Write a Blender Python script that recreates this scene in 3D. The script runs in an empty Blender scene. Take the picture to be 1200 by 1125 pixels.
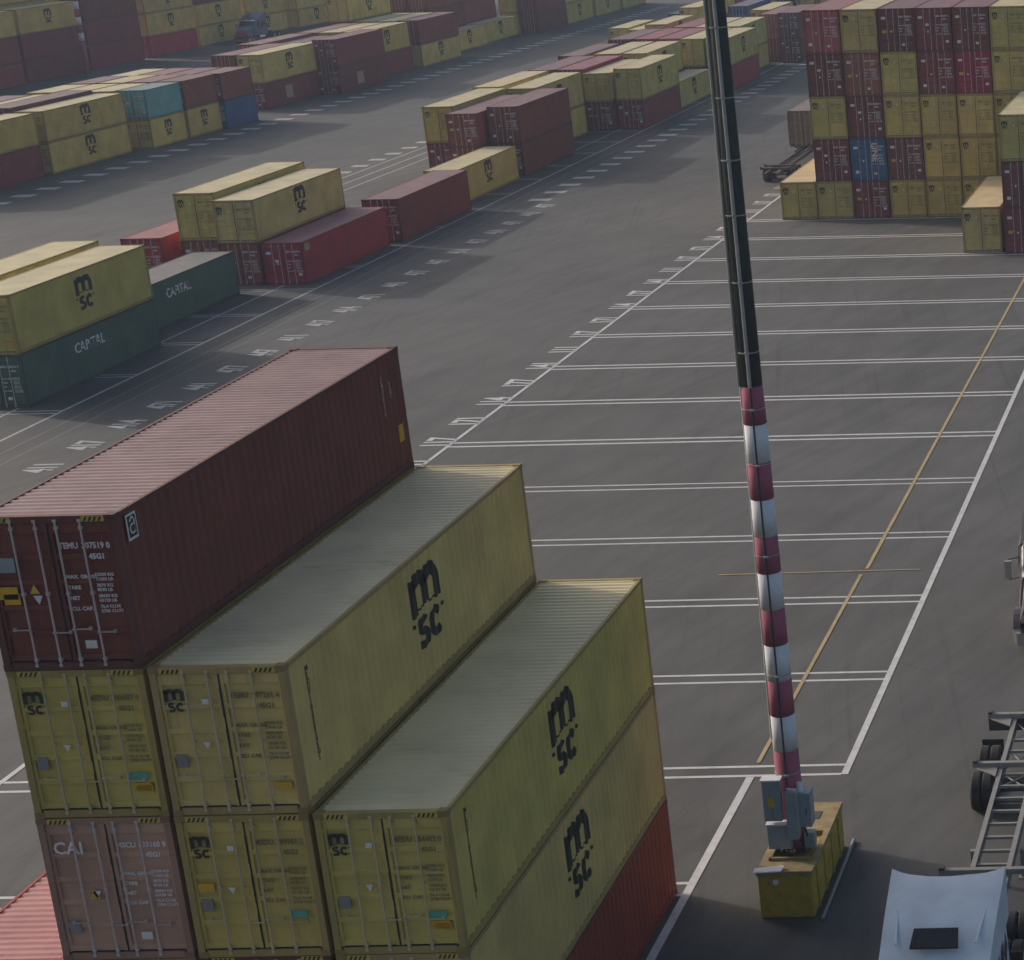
import bpy, bmesh, math, random
from mathutils import Vector, Matrix
R = random.Random(7)
sc = bpy.context.scene
# ------------------------------------------------------------------ camera, light, exposure
cam_d = bpy.data.cameras.new('camera'); cam = bpy.data.objects.new('camera', cam_d)
sc.collection.objects.link(cam); sc.camera = cam
r0 = Vector((0.99977226, -0.00728524, -0.02005893)); r1 = Vector((-0.0212867, -0.27346083, -0.96164757)); r2 = Vector((0.0015205, 0.96185555, -0.27355363))
mw = Matrix(((r0[0], -r1[0], -r2[0], 15.34474), (r0[1], -r1[1], -r2[1], -34.24283), (r0[2], -r1[2], -r2[2], 25.28907), (0, 0, 0, 1)))
cam.matrix_world = mw
cam_d.sensor_fit = 'HORIZONTAL'; cam_d.sensor_width = 36
cam_d.lens = 2415.56 / 1200 * 36
cam_d.shift_x = (600 - 1504.965) / 1200
cam_d.shift_y = (485.944 - 562.5) / 1200
cam_d.clip_start = 0.5; cam_d.clip_end = 3000
SUN_EL, SUN_AZ = math.radians(23), (-0.92, 0.39)          # direction towards the sun on the ground
world = bpy.data.worlds.new('World'); sc.world = world; world.use_nodes = True
wn = world.node_tree.nodes; bgn = wn['Background']
sky = wn.new('ShaderNodeTexSky'); sky.sky_type = 'NISHITA'; sky.sun_disc = False
sky.sun_elevation = SUN_EL; sky.sun_rotation = math.atan2(SUN_AZ[0], SUN_AZ[1])
sky.air_density = 1.0; sky.dust_density = 6.0; sky.ozone_density = 1.0
world.node_tree.links.new(sky.outputs[0], bgn.inputs[0]); bgn.inputs[1].default_value = 0.15
sun_d = bpy.data.lights.new('sun', 'SUN'); sun = bpy.data.objects.new('sun', sun_d); sc.collection.objects.link(sun)
sun_d.energy = 2.0; sun_d.angle = math.radians(0.9); sun_d.color = (1.0, 0.94, 0.89)
sv = Vector((SUN_AZ[0] * math.cos(SUN_EL), SUN_AZ[1] * math.cos(SUN_EL), math.sin(SUN_EL)))
sun.rotation_euler = sv.to_track_quat('Z', 'Y').to_euler()
sc.view_settings.view_transform = 'Standard'; sc.view_settings.look = 'None'
sc.view_settings.exposure = -0.12; sc.view_settings.gamma = 1.0
sc.view_settings.use_curve_mapping = False
HAZE = 0.00042

# ------------------------------------------------------------------ helpers
COL = sc.collection
def tag(o, label=None, cat=None, group=None, kind=None):
    if label: o['label'] = label
    if cat: o['category'] = cat
    if group: o['group'] = group
    if kind: o['kind'] = kind
    return o
def empty(name, loc, rz=0):
    o = bpy.data.objects.new(name, None); COL.objects.link(o); o.location = loc; o.rotation_euler = (0, 0, rz)
    o.empty_display_size = .3
    return o
def put(name, me, parent=None, col=None, loc=None, mat=None):
    o = bpy.data.objects.new(name, me); COL.objects.link(o)
    if parent is not None: o.parent = parent
    if loc is not None: o.location = loc
    if col is not None: o.color = (*col, 1)
    if mat is not None:
        o.material_slots[0].link = 'OBJECT'; o.material_slots[0].material = mat
    return o
class MB:
    def __init__(s): s.v = []; s.f = []
    def box(s, x0, x1, y0, y1, z0, z1):
        n = len(s.v); s.v += [(x, y, z) for z in (z0, z1) for y in (y0, y1) for x in (x0, x1)]
        s.f += [tuple(n + i for i in q) for q in ((0, 2, 3, 1), (4, 5, 7, 6), (0, 1, 5, 4), (2, 6, 7, 3), (0, 4, 6, 2), (1, 3, 7, 5))]
        return s
    def poly(s, pts):
        n = len(s.v); s.v += [tuple(p) for p in pts]; s.f.append(tuple(range(n, n + len(pts)))); return s
    def prism(s, pts, d):
        n = len(s.v); k = len(pts); d = Vector(d)
        s.v += [tuple(p) for p in pts] + [tuple(Vector(p) + d) for p in pts]
        s.f.append(tuple(range(n, n + k))[::-1]); s.f.append(tuple(range(n + k, n + 2 * k)))
        for i in range(k): s.f.append((n + i, n + (i + 1) % k, n + k + (i + 1) % k, n + k + i))
        return s
    def tube(s, a, b, ra, rb=None, n=8, cap=True):
        rb = ra if rb is None else rb; a = Vector(a); b = Vector(b); d = (b - a).normalized()
        u = d.orthogonal().normalized(); w = d.cross(u); k = len(s.v)
        for P, r in ((a, ra), (b, rb)):
            for i in range(n):
                t = 2 * math.pi * i / n; s.v.append(tuple(P + u * math.cos(t) * r + w * math.sin(t) * r))
        for i in range(n): s.f.append((k + i, k + (i + 1) % n, k + n + (i + 1) % n, k + n + i))
        if cap: s.f.append(tuple(range(k, k + n))[::-1]); s.f.append(tuple(range(k + n, k + 2 * n)))
        return s
    def sheet(s, prof, t0, t1, fn):
        n = len(s.v)
        for (a, d) in prof: s.v.append(fn(a, t0, d)); s.v.append(fn(a, t1, d))
        for i in range(len(prof) - 1): s.f.append((n + 2 * i, n + 2 * i + 2, n + 2 * i + 3, n + 2 * i + 1))
        return s
    def rings(s, rs, cap=True):
        n = len(s.v); k = len(rs[0])
        for r in rs: s.v += [tuple(p) for p in r]
        for j in range(len(rs) - 1):
            for i in range(k):
                s.f.append((n + j * k + i, n + j * k + (i + 1) % k, n + (j + 1) * k + (i + 1) % k, n + (j + 1) * k + i))
        if cap: s.f.append(tuple(range(n, n + k))[::-1]); s.f.append(tuple(range(n + (len(rs) - 1) * k, n + len(rs) * k)))
        return s
    def mesh(s, name, mat, smooth=False):
        me = bpy.data.meshes.new(name); me.from_pydata(s.v, [], s.f); me.materials.append(mat)
        bm = bmesh.new(); bm.from_mesh(me)
        bmesh.ops.recalc_face_normals(bm, faces=bm.faces) if s.closed else None
        bm.to_mesh(me); bm.free()
        if smooth: me.shade_smooth(); 
        return me
    closed = True

# ------------------------------------------------------------------ materials
def nt(name):
    m = bpy.data.materials.new(name); m.use_nodes = True; t = m.node_tree
    return m, t, t.nodes['Principled BSDF'], t.nodes, t.links
def noise(t, scale, detail=4, vec=None, stretch=None, rough=.55):
    n = t.nodes.new('ShaderNodeTexNoise'); n.inputs['Scale'].default_value = scale; n.inputs['Detail'].default_value = detail
    n.inputs['Roughness'].default_value = rough
    if vec is not None:
        if stretch:
            mp = t.nodes.new('ShaderNodeMapping'); mp.inputs['Scale'].default_value = stretch
            t.links.new(vec, mp.inputs[0]); vec = mp.outputs[0]
        t.links.new(vec, n.inputs['Vector'])
    return n.outputs['Fac']
def ramp(t, src, a, b, ca=(0, 0, 0, 1), cb=(1, 1, 1, 1)):
    r = t.nodes.new('ShaderNodeValToRGB'); r.color_ramp.elements[0].position = a; r.color_ramp.elements[1].position = b
    r.color_ramp.elements[0].color = ca; r.color_ramp.elements[1].color = cb
    t.links.new(src, r.inputs[0]); return r.outputs[0]
def mix(t, fac, a, b, mode='MIX'):
    m = t.nodes.new('ShaderNodeMix'); m.data_type = 'RGBA'; m.blend_type = mode
    for s, i in ((fac, 0), (a, 6), (b, 7)):
        if hasattr(s, 'type') and hasattr(s, 'links'): t.links.new(s, m.inputs[i])
        elif i == 0: m.inputs[0].default_value = s
        else: m.inputs[i].default_value = (*s, 1) if len(s) == 3 else s
    return m.outputs[2]
def mul(t, a, b, op='MULTIPLY'):
    m = t.nodes.new('ShaderNodeMath'); m.operation = op
    for s, i in ((a, 0), (b, 1)):
        if hasattr(s, 'links'): t.links.new(s, m.inputs[i])
        else: m.inputs[i].default_value = s
    return m.outputs[0]
def paint_mat(name, dust=0.12, rust=.5, dustcol=(.34, .31, .27), rough=.5, lighten=0.0, roof=False, spec=.3):
    m, t, p, N, L = nt(name); p.inputs['Specular IOR Level'].default_value = spec
    oi = N.new('ShaderNodeObjectInfo'); tc = N.new('ShaderNodeTexCoord'); ge = N.new('ShaderNodeNewGeometry')
    vec = N.new('ShaderNodeVectorMath'); vec.operation = 'ADD'; L.new(tc.outputs['Object'], vec.inputs[0])
    cb = N.new('ShaderNodeCombineXYZ'); rr = mul(t, oi.outputs['Random'], 71.0); L.new(rr, cb.inputs[0]); L.new(rr, cb.inputs[1]); L.new(rr, cb.inputs[2])
    L.new(cb.outputs[0], vec.inputs[1]); V = vec.outputs[0]
    base = oi.outputs['Color']
    if lighten: base = mix(t, lighten, base, (.42, .41, .40))
    n1 = noise(t, .8, 4, V); v1 = ramp(t, n1, .3, .7, (.82, .82, .82, 1), (1.14, 1.13, 1.10, 1))
    c = mix(t, 1.0, base, v1, 'MULTIPLY')
    st = (1.0, 1.0, 1.0) if roof else (9.0, 9.0, .7)
    n2 = noise(t, 1.0 if not roof else 1.6, 6, V, st, .65)
    d = mul(t, ramp(t, n2, .32, .78), dust * 2)
    if roof: d = mul(t, d, dust * .9, 'ADD')  # even pale coat on roofs: dust plus sky reflection put into the colour
    c = mix(t, d, c, dustcol)
    n3 = noise(t, 2.2, 8, V, (3.0, 3.0, 1.0) if not roof else (1, 1, 1), .7)
    rs = mul(t, ramp(t, n3, .66, .74), rust)
    c = mix(t, rs, c, (.11, .045, .02))
    n4 = noise(t, 1.0, 9, V, (14.0, 14.0, .5) if not roof else (.5, 2.2, 1), .7); n5 = noise(t, .45, 2, V)
    rn = mul(t, mul(t, ramp(t, n4, .54, .68), ramp(t, n5, .45, .62)), rust * .9)
    c = mix(t, rn, c, (.13, .07, .035) if not roof else (.17, .13, .09))
    L.new(c, p.inputs['Base Color'])
    p.inputs['Roughness'].default_value = rough
    rg = ramp(t, n2, .2, .8, (rough - .1,) * 3 + (1,), (min(1, rough + .2),) * 3 + (1,)); L.new(rg, p.inputs['Roughness'])
    bp = N.new('ShaderNodeBump'); bp.inputs['Strength'].default_value = .5; bp.inputs['Distance'].default_value = .03
    L.new(noise(t, 1.7, 3, V), bp.inputs['Height']); L.new(bp.outputs[0], p.inputs['Normal'])
    return m
def flat(name, col, rough=.6, metal=0, var=.12, scale=4.0, dirt=.0, dirtcol=(.1, .09, .08)):
    m, t, p, N, L = nt(name)
    tc = N.new('ShaderNodeTexCoord')
    n = noise(t, scale, 6, tc.outputs['Object'])
    a = tuple(c * (1 - var) for c in col) + (1,); b = tuple(min(1, c * (1 + var)) for c in col) + (1,)
    c = ramp(t, n, .3, .7, a, b)
    if dirt:
        c = mix(t, mul(t, ramp(t, noise(t, scale * 2.3, 8, tc.outputs['Object'], None, .7), .5, .7), dirt), c, dirtcol)
    L.new(c, p.inputs['Base Color']); p.inputs['Roughness'].default_value = rough; p.inputs['Metallic'].default_value = metal
    return m
M = {}
M['paint'] = paint_mat('container_paint', .05, .30)
M['frame'] = paint_mat('container_frame_paint', .09, .75)
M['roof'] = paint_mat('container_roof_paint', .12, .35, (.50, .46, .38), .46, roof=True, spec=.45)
M['bar'] = paint_mat('locking_bar_metal', .2, .5, rough=.4, lighten=.5)
M['gasket'] = flat('rubber_gasket', (.02, .02, .018), .8)
M['black'] = flat('black_lettering', (.025, .03, .022), .6)
M['dim'] = flat('faded_dark_lettering', (.20, .17, .08), .6)
M['white'] = flat('white_lettering', (.70, .68, .67), .6)
M['grey'] = flat('grey_plate', (.22, .22, .21), .5)
M['orange'] = flat('orange_label', (.62, .36, .03), .5)
M['teal'] = flat('teal_label', (.10, .36, .26), .5)
M['yel'] = flat('yellow_stripe_paint', (.55, .42, .07), .55)
M['tan'] = flat('tan_poster', (.42, .31, .22), .6)
M['line'] = flat('white_road_paint', (.55, .55, .55), .65, var=.10, scale=1.5, dirt=.35, dirtcol=(.2, .2, .195))
M['line_far'] = flat('worn_white_road_paint', (.42, .43, .43), .7, var=.15, scale=1.0, dirt=.6, dirtcol=(.15, .15, .15))
M['line_worn'] = flat('rubbed_road_paint', (.15, .15, .15), .8, var=.15, scale=.7, dirt=.7, dirtcol=(.11, .11, .11))
M['yline'] = flat('yellow_road_paint', (.42, .31, .15), .7, var=.15, scale=1.2, dirt=.5, dirtcol=(.18, .15, .10))
M['rubber'] = flat('tyre_rubber', (.022, .022, .022), .85)
M['steel'] = flat('chassis_paint', (.24, .235, .22), .6, dirt=.3)
M['trailer'] = flat('dark_trailer_paint', (.075, .07, .07), .6)
M['darksteel'] = flat('dark_steel', (.05, .055, .055), .6)
M['chrome'] = flat('chrome', (.7, .7, .72), .18, 1.0, var=.02)
M['glass'] = flat('dark_window_glass', (.012, .016, .018), .08)
M['truck'] = paint_mat('truck_paint', .03, .0, rough=.32)
M['red'] = flat('pole_red_paint', (.37, .10, .15), .85, var=.08, dirt=.2, dirtcol=(.28, .08, .10))
M['polewhite'] = flat('pole_white_paint', (.70, .71, .74), .85, var=.05, dirt=.15, dirtcol=(.4, .4, .4))
M['poledark'] = flat('pole_dark_coating', (.050, .062, .056), .8, var=.2)
M['conduit'] = flat('grey_conduit', (.36, .36, .35), .5)
M['galv'] = flat('pole_rim_and_tube', (.22, .24, .23), .5)
M['cab'] = flat('cabinet_paint', (.27, .32, .345), .45, var=.08, dirt=.2)
M['blocky'] = flat('yellow_concrete_paint', (.42, .30, .035), .75, var=.16, scale=2.5, dirt=.55, dirtcol=(.17, .14, .05))
M['blocktop'] = flat('rubbed_concrete_top', (.31, .23, .11), .8, var=.3, scale=3, dirt=.7, dirtcol=(.14, .13, .07))

# ground
gm, t, p, N, L = nt('yard_asphalt')
tc = N.new('ShaderNodeTexCoord'); O = tc.outputs['Object']
big = ramp(t, noise(t, .035, 4, O), .35, .68, (.078, .0785, .0775, 1), (.106, .106, .107, 1))
mp = N.new('ShaderNodeMapping'); mp.inputs['Rotation'].default_value = (0, 0, .38); L.new(O, mp.inputs[0])
stk = ramp(t, noise(t, 1.0, 5, mp.outputs[0], (1.1, .035, 1), .6), .42, .66, (1, 1, 1, 1), (.80, .80, .80, 1))
c = mix(t, 1.0, big, stk, 'MULTIPLY')
stk2 = ramp(t, noise(t, 1.0, 5, O, (.8, .025, 1), .62), .45, .7, (1, 1, 1, 1), (.83, .83, .84, 1))
c = mix(t, 1.0, c, stk2, 'MULTIPLY')
pat = ramp(t, noise(t, .28, 7, O, None, .65), .38, .62, (.90, .90, .90, 1), (1.07, 1.06, 1.05, 1))
c = mix(t, 1.0, c, pat, 'MULTIPLY')
mpb = N.new('ShaderNodeMapping'); mpb.inputs['Rotation'].default_value = (0, 0, -.22); L.new(O, mpb.inputs[0])
stk3 = ramp(t, noise(t, 1.0, 3, mpb.outputs[0], (2.6, .02, 1), .5), .56, .66, (1, 1, 1, 1), (.78, .78, .78, 1))
c = mix(t, ramp(t, noise(t, .06, 2, O), .45, .6), c, mix(t, 1.0, c, stk3, 'MULTIPLY'))
vo = N.new('ShaderNodeTexVoronoi'); vo.feature = 'DISTANCE_TO_EDGE'; vo.inputs['Scale'].default_value = .10
wob = N.new('ShaderNodeMix'); wob.data_type = 'VECTOR'; wob.inputs[0].default_value = .965
nz = N.new('ShaderNodeTexNoise'); nz.inputs['Scale'].default_value = .35; nz.inputs['Detail'].default_value = 6; L.new(O, nz.inputs['Vector'])
sc_ = N.new('ShaderNodeVectorMath'); sc_.operation = 'SCALE'; sc_.inputs['Scale'].default_value = 4.0; L.new(nz.outputs['Color'], sc_.inputs[0])
ad = N.new('ShaderNodeVectorMath'); ad.operation = 'ADD'; L.new(O, ad.inputs[0]); L.new(sc_.outputs[0], ad.inputs[1]); L.new(ad.outputs[0], vo.inputs['Vector'])
crk = mul(t, ramp(t, vo.outputs['Distance'], .0, .0035, (1, 1, 1, 1), (0, 0, 0, 1)), ramp(t, noise(t, .11, 3, O), .48, .58))
c = mix(t, mul(t, crk, .5), c, (.035, .035, .035))
spots = ramp(t, noise(t, 1.3, 8, O, None, .72), .64, .72)
c = mix(t, mul(t, spots, .45), c, (.045, .045, .044))
gr = ramp(t, noise(t, 38, 4, O), .3, .7, (.86, .86, .86, 1), (1.12, 1.12, 1.12, 1))
c = mix(t, 1.0, c, gr, 'MULTIPLY')
L.new(c, p.inputs['Base Color']); p.inputs['Roughness'].default_value = .82
bpn = N.new('ShaderNodeBump'); bpn.inputs['Strength'].default_value = .4; bpn.inputs['Distance'].default_value = .01
L.new(noise(t, 30, 5, O), bpn.inputs['Height']); L.new(bpn.outputs[0], p.inputs['Normal'])
g = MB(); g.closed = False; g.poly([(-900, -200, 0), (700, -200, 0), (700, 1400, 0), (-900, 1400, 0)])
ground = put('ground', g.mesh('ground', gm)); tag(ground, kind='structure')

# ------------------------------------------------------------------ painted markings (children of the ground)
def line(x0, y0, x1, y1, w, mat='line', z=.004, name='painted_line'):
    d = Vector((x1 - x0, y1 - y0)); n = Vector((-d.y, d.x)).normalized() * w / 2
    m = MB(); m.closed = False
    m.poly([(x0 - n.x, y0 - n.y, z), (x1 - n.x, y1 - n.y, z), (x1 + n.x, y1 + n.y, z), (x0 + n.x, y0 + n.y, z)])
    m.f[0] = m.f[0][::-1] if (x1 - x0) * n.y - (y1 - y0) * n.x < 0 else m.f[0]
    o = put(name, m.mesh(name, M[mat]), ground); return o
BAY = 6.715
line(-21.15, -30, -21.15, 130, .17, z=.012)                       # left boundary of the slots
line(2.88, 18.73, 2.88, 110, .20, z=.012)                         # right boundary
line(.25, -10, .25, 18.83 - .16, .22, z=.012)
line(.25, 19.6, .25, 35.0, .12, 'yline', z=.016); line(.35, 35.6, .35, 104, .13, 'yline', z=.016)
line(-4.9, 35.25, 2.3, 35.4, .07, 'yline', z=.020)
for k in range(-3, 14):
    y = 19.06 + k * BAY
    xe = 2.779 if k >= 0 else .139
    for s in (-.30, .30):
        line(-21.1, y + s, xe, y + s, .13 if k < 5 else .19, z=.008)
for x, w, mt in ((-44.6, .14, 'line_far'), (-42.15, .16, 'line_far'), (-40.9, .12, 'line_worn'), (-39.9, .12, 'line_worn')):
    line(x, 20, x - .0, 260, w, mt, z=.004)
for k in range(0, 18):
    y = 59.4 + k * 6.715
    line(-47.5, y, -42.2, y, .13, 'line_far', z=.008); line(-47.5, y + .45, -42.2, y + .45, .13, 'line_far', z=.008)
for x in (-56.2, -57.6, -59.0): line(x, 60, x, 270, .13, 'line_far')
line(-84.0 + 1.0, 100, -82.0, 300, .12, 'line_worn')

TXT = {}
def text_mesh(s, size, mat, rot=None, xs=1.0, key=None, spacing=1.0, bold=0.0, align='LEFT', flip=False, line_h=1.0):
    k = (s, size, mat, xs, spacing, bold, align, line_h)
    if k in TXT: return TXT[k]
    cu = bpy.data.curves.new('lettering', 'FONT'); cu.body = s; cu.size = size; cu.resolution_u = 2; cu.align_x = align
    cu.space_character = spacing; cu.offset = bold; cu.space_line = line_h
    o = bpy.data.objects.new('tmp', cu); COL.objects.link(o)
    dg = bpy.context.evaluated_depsgraph_get(); dg.update()
    me = bpy.data.meshes.new_from_object(o.evaluated_get(dg)); bpy.data.objects.remove(o)
    for v in me.vertices: v.co.x *= xs
    me.materials.clear(); me.materials.append(M[mat]); TXT[k] = me
    return me
def cat_mesh(name, items, mat):
    """join (mesh, matrix) items into one mesh"""
    bm = bmesh.new()
    for me, mx in items:
        n0 = len(bm.verts); bm.from_mesh(me); bm.verts.ensure_lookup_table()
        for v in bm.verts[n0:]: v.co = mx @ v.co
    out = bpy.data.meshes.new(name); bm.to_mesh(out); bm.free(); out.materials.append(M[mat]); return out
# numbers painted at every half bay: text runs away from the camera, digit heights along X
def number(s, x, y, h, mat='line', z=.012, w=1.15, name='painted_number'):
    me = text_mesh(s, h * 1.38, mat, xs=.60, spacing=.86, bold=.05)
    o = put(name, me, ground); o.rotation_euler = (0, 0, math.pi / 2); o.location = (x, y, z); return o
for k in range(20):
    number(['411', '417', '414', '471', '441', '477', '447'][k % 7], -37.15, 49.75 + 3.3575 * k, 1.3, 'line_far')
for k in range(34):
    y = 116.9 + 3.3575 * k
    line(-39.8, y, -38.2, y, .95, 'line_far', z=.012, name='painted_dash')
for k in range(60):
    y = 100.3 + 3.3575 * k
    line(-82.0, y, -80.3, y, 1.15, 'line_far', z=.012, name='painted_dash')
for k in range(22):
    number(['111', '117', '171', '114', '177', '141'][k % 6], -21.15, 49.0 + 3.3575 * k, 1.35)
for k in range(50):
    y = 92 + 3.3575 * k
    line(-60.9, y, -59.6, y, .95, 'line_far', z=.012, name='painted_dash')

# ------------------------------------------------------------------ containers
W = 2.438; HW = W / 2
CM = {}
def corr(s0, s1, period, depth):
    n = max(1, round((s1 - s0 - .1) / period)); per = (s1 - s0 - .1) / n
    pr = [(s0, 0)]; s = s0 + .05
    for i in range(n):
        a = s + i * per
        pr += [(a + .13 * per, 0), (a + .37 * per, depth), (a + .63 * per, depth), (a + .87 * per, 0)]
    pr.append((s1, 0)); return pr
def corr_d(pr, s):
    for (a, da), (b, db) in zip(pr, pr[1:]):
        if a <= s <= b: return da + (db - da) * (s - a) / max(1e-9, b - a)
    return 0
def cmesh(L, H):
    k = (L, H)
    if k in CM: return CM[k]
    d = {}
    # frame
    m = MB()
    for x in (-HW, HW - .13):
        for y, y2 in ((.0 + .004, .16), (L - .16, L - .004)):
            m.box(x + .006, x + .13 - .006, y, y2, .118, H - .118)
    for x0, x1 in ((-HW + .004, -HW + .07), (HW - .07, HW - .004)):
        m.box(x0, x1, .17, L - .17, .02, .17); m.box(x0, x1, .17, L - .17, H - .10, H - .012)
    m.box(-HW + .17, HW - .17, .008, .14, H - .13, H - .008); m.box(-HW + .17, HW - .17, .008, .14, .012, .15)
    m.box(-HW + .17, HW - .17, L - .12, L - .008, H - .12, H - .008); m.box(-HW + .17, HW - .17, L - .12, L - .008, .012, .15)
    m.box(-HW + .09, HW - .09, .15, L - .13, .10, .145)
    d['frame'] = m.mesh('frame', M['frame'])
    m = MB().box(0, .178, 0, .162, 0, .118)
    m.box(.05, .128, -.003, .012, .03, .088)
    d['casting'] = m.mesh('corner_casting', M['frame'])
    ps = corr(.15, L - .15, .278, .036); d['ps'] = ps
    m = MB(); m.closed = False; m.sheet(ps, .16, H - .09, lambda s, tt, dd: (HW - .012 - dd, s, tt)); m.f = [f for f in m.f]
    d['side'] = m.mesh('side_panel', M['paint'])
    m = MB(); m.closed = False; m.sheet(ps, .16, H - .09, lambda s, tt, dd: (-HW + .012 + dd, s, tt)); m.f = [f[::-1] for f in m.f]
    d['side2'] = m.mesh('side_panel', M['paint'])
    m = MB(); m.closed = False; m.sheet(corr(.12, L - .1, .209, .024), -HW + .04, HW - .04, lambda s, tt, dd: (tt, s, H - .022 - dd)); m.f = [f[::-1] for f in m.f]
    d['roof'] = m.mesh('roof_panel', M['roof'])
    m = MB(); m.closed = False; m.sheet(corr(-HW + .12, HW - .12, .25, .045), .14, H - .11, lambda s, tt, dd: (s, L - .02 - dd, tt)); m.f = [f[::-1] for f in m.f]
    d['end'] = m.mesh('front_panel', M['paint'])
    # door leaves: horizontal swages
    z0, z1 = .175, H - .15
    nb = 5; pr = [(z0, 0), (z0 + .10, 0)]; hh = (z1 - z0 - .2) / nb
    for i in range(nb):
        a = z0 + .1 + i * hh
        pr += [(a + .02, .047), (a + hh - .115, .047), (a + hh - .09, 0), (a + hh, 0)]
    pr += [(z1, 0)]
    for sg, nm in ((-1, 'door_l'), (1, 'door_r')):
        xa, xb = (-1.105, -.012) if sg < 0 else (.012, 1.105)
        m = MB(); m.closed = False
        m.sheet(pr, xa + .06, xb - .06, lambda s, tt, dd: (tt, .052 + dd, s)); m.f = [f[::-1] for f in m.f]
        q = MB().box(xa, xa + .062, .046, .10, z0 - .01, z1 + .01); q.box(xb - .062, xb, .046, .10, z0 - .01, z1 + .01)
        n = len(m.v); m.v += q.v; m.f += [tuple(i + n for i in f) for f in q.f]
        d[nm] = m.mesh('door', M['paint'])
    g = MB().box(-1.105, 1.105, .105, .13, .166, H - .141)
    for xa, xb in ((-1.128, -1.108), (-.011, .011), (1.108, 1.128)):
        g.box(xa, xb, .030, .080, .155, H - .135)
    for za, zb in ((.152, .164), (H - .139, H - .127)): g.box(-1.107, -.013, .030, .080, za, zb); g.box(.013, 1.107, .030, .080, za, zb)
    for za in (.3, H * .38, H * .66):
        g.box(-.017, .017, .026, .029, za, za + H * .2); g.box(-1.134, -1.104, .012, .029, za, za + H * .22)
    d['gasket'] = g.mesh('door_gasket', M['gasket'])
    m = MB().tube((0, .012, .10), (0, .012, H - .07), .019, n=6)
    for z in (.20, H * .50, H - .23): m.box(-.032, .032, -.002, .05, z - .028, z + .028)
    for z in (.07, H - .12): m.box(-.03, .03, -.008, .03, z, z + .05)
    d['bar'] = m.mesh('locking_bar', M['bar'])
    m = MB().box(-.02, .30, -.018, .0, -.011, .011); m.box(.25, .30, .0, .05, -.03, .03); m.box(-.025, .02, -.022, .0, -.022, .022)
    d['handle'] = m.mesh('door_handle', M['bar'])
    m = MB().box(-.05, .05, .02, .05, -.05, .05)
    d['hinge'] = m.mesh('hinge', M['frame'])
    CM[k] = d; return d

# heavy rounded logo: a wide m over s and c, black on both long sides
def stroke(bm, pts, w, closed=False):
    pts = [Vector(q) for q in pts]; n = len(pts); ls = []; rs = []
    for i, q in enumerate(pts):
        a = pts[max(0, i - 1)]; b = pts[min(n - 1, i + 1)]; d = (b - a).normalized(); nn = Vector((-d.y, d.x)) * w / 2
        ls.append(bm.verts.new((q.x + nn.x, q.y + nn.y, 0))); rs.append(bm.verts.new((q.x - nn.x, q.y - nn.y, 0)))
    for i in range(n - 1): bm.faces.new((rs[i], rs[i + 1], ls[i + 1], ls[i]))
def arc(cx, cy, r, a0, a1, n=8, ry=None):
    ry = r if ry is None else ry
    return [(cx + r * math.cos(math.radians(a0 + (a1 - a0) * i / n)), cy + ry * math.sin(math.radians(a0 + (a1 - a0) * i / n))) for i in range(n + 1)]
def logo_bm():
    bm = bmesh.new()
    w = .30
    stroke(bm, [(-.58, .68), (-.58, 1.50)], w)
    stroke(bm, [(-.58, 1.22)] + arc(-.29, 1.22, .29, 180, 0, 8, .24) + [(0, .82)], w)
    stroke(bm, [(0, 1.22)] + arc(.29, 1.22, .29, 180, 0, 8, .24) + [(.58, .74)], w)
    stroke(bm, [(-.46, .80), (-.13, .80)], .05); stroke(bm, [(.12, .80), (.46, .80)], .05)
    # s
    stroke(bm, arc(-.28, .42, .17, 30, 180, 6, .13) + arc(-.28, .40, .17, 190, 240, 3, .10) + [(-.2, .28)] + arc(-.28, .14, .17, 50, -60, 6, .14) + [(-.5, .03)], .18)
    # c
    stroke(bm, arc(.34, .28, .22, 40, 320, 12, .25), .19)
    for x, y in ((-.72, .52), (.74, .52)): stroke(bm, [(x - .05, y), (x + .05, y)], .09)
    return bm
def on_side(bm, L, H, y0, z0, sc_, right=True, off=.004, cut=True, xs=1.0):
    """lay a flat (x right, y up) mesh on the corrugated side"""
    ps = cmesh(L, H)['ps']
    for v in bm.verts: v.co = Vector((v.co.x * sc_ * xs + y0, v.co.y * sc_ + z0, 0))
    if cut:
        lo = min(v.co.x for v in bm.verts); hi = max(v.co.x for v in bm.verts)
        for s, dd in ps:
            if lo < s < hi:
                bmesh.ops.bisect_plane(bm, geom=bm.verts[:] + bm.edges[:] + bm.faces[:], plane_co=(s, 0, 0), plane_no=(1, 0, 0))
    for v in bm.verts:
        s, z = v.co.x, v.co.y; dd = corr_d(ps, s) if cut else 0
        v.co = Vector((HW - .012 - dd + off, s, z))
    return bm
def logo_side(L, H):
    k = ('logo', L, H)
    if k not in CM:
        bm = on_side(logo_bm(), L, H, L * .505, H * .32 if L > 8 else H * .34, 1.0 if L > 8 else .85)
        me = bpy.data.meshes.new('logo'); bm.to_mesh(me); bm.free(); me.materials.append(M['black']); CM[k] = me
    return CM[k]
def word_side(word, L, H, y0, z0, size, mat, xs=1.0, bold=0):
    k = ('w', word, L, H, y0, z0)
    if k not in CM:
        bm = bmesh.new(); bm.from_mesh(text_mesh(word, size, mat, bold=bold)); on_side(bm, L, H, y0, z0, 1.0, xs=xs)
        me = bpy.data.meshes.new('lettering'); bm.to_mesh(me); bm.free(); me.materials.append(M[mat]); CM[k] = me
    return CM[k]
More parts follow.
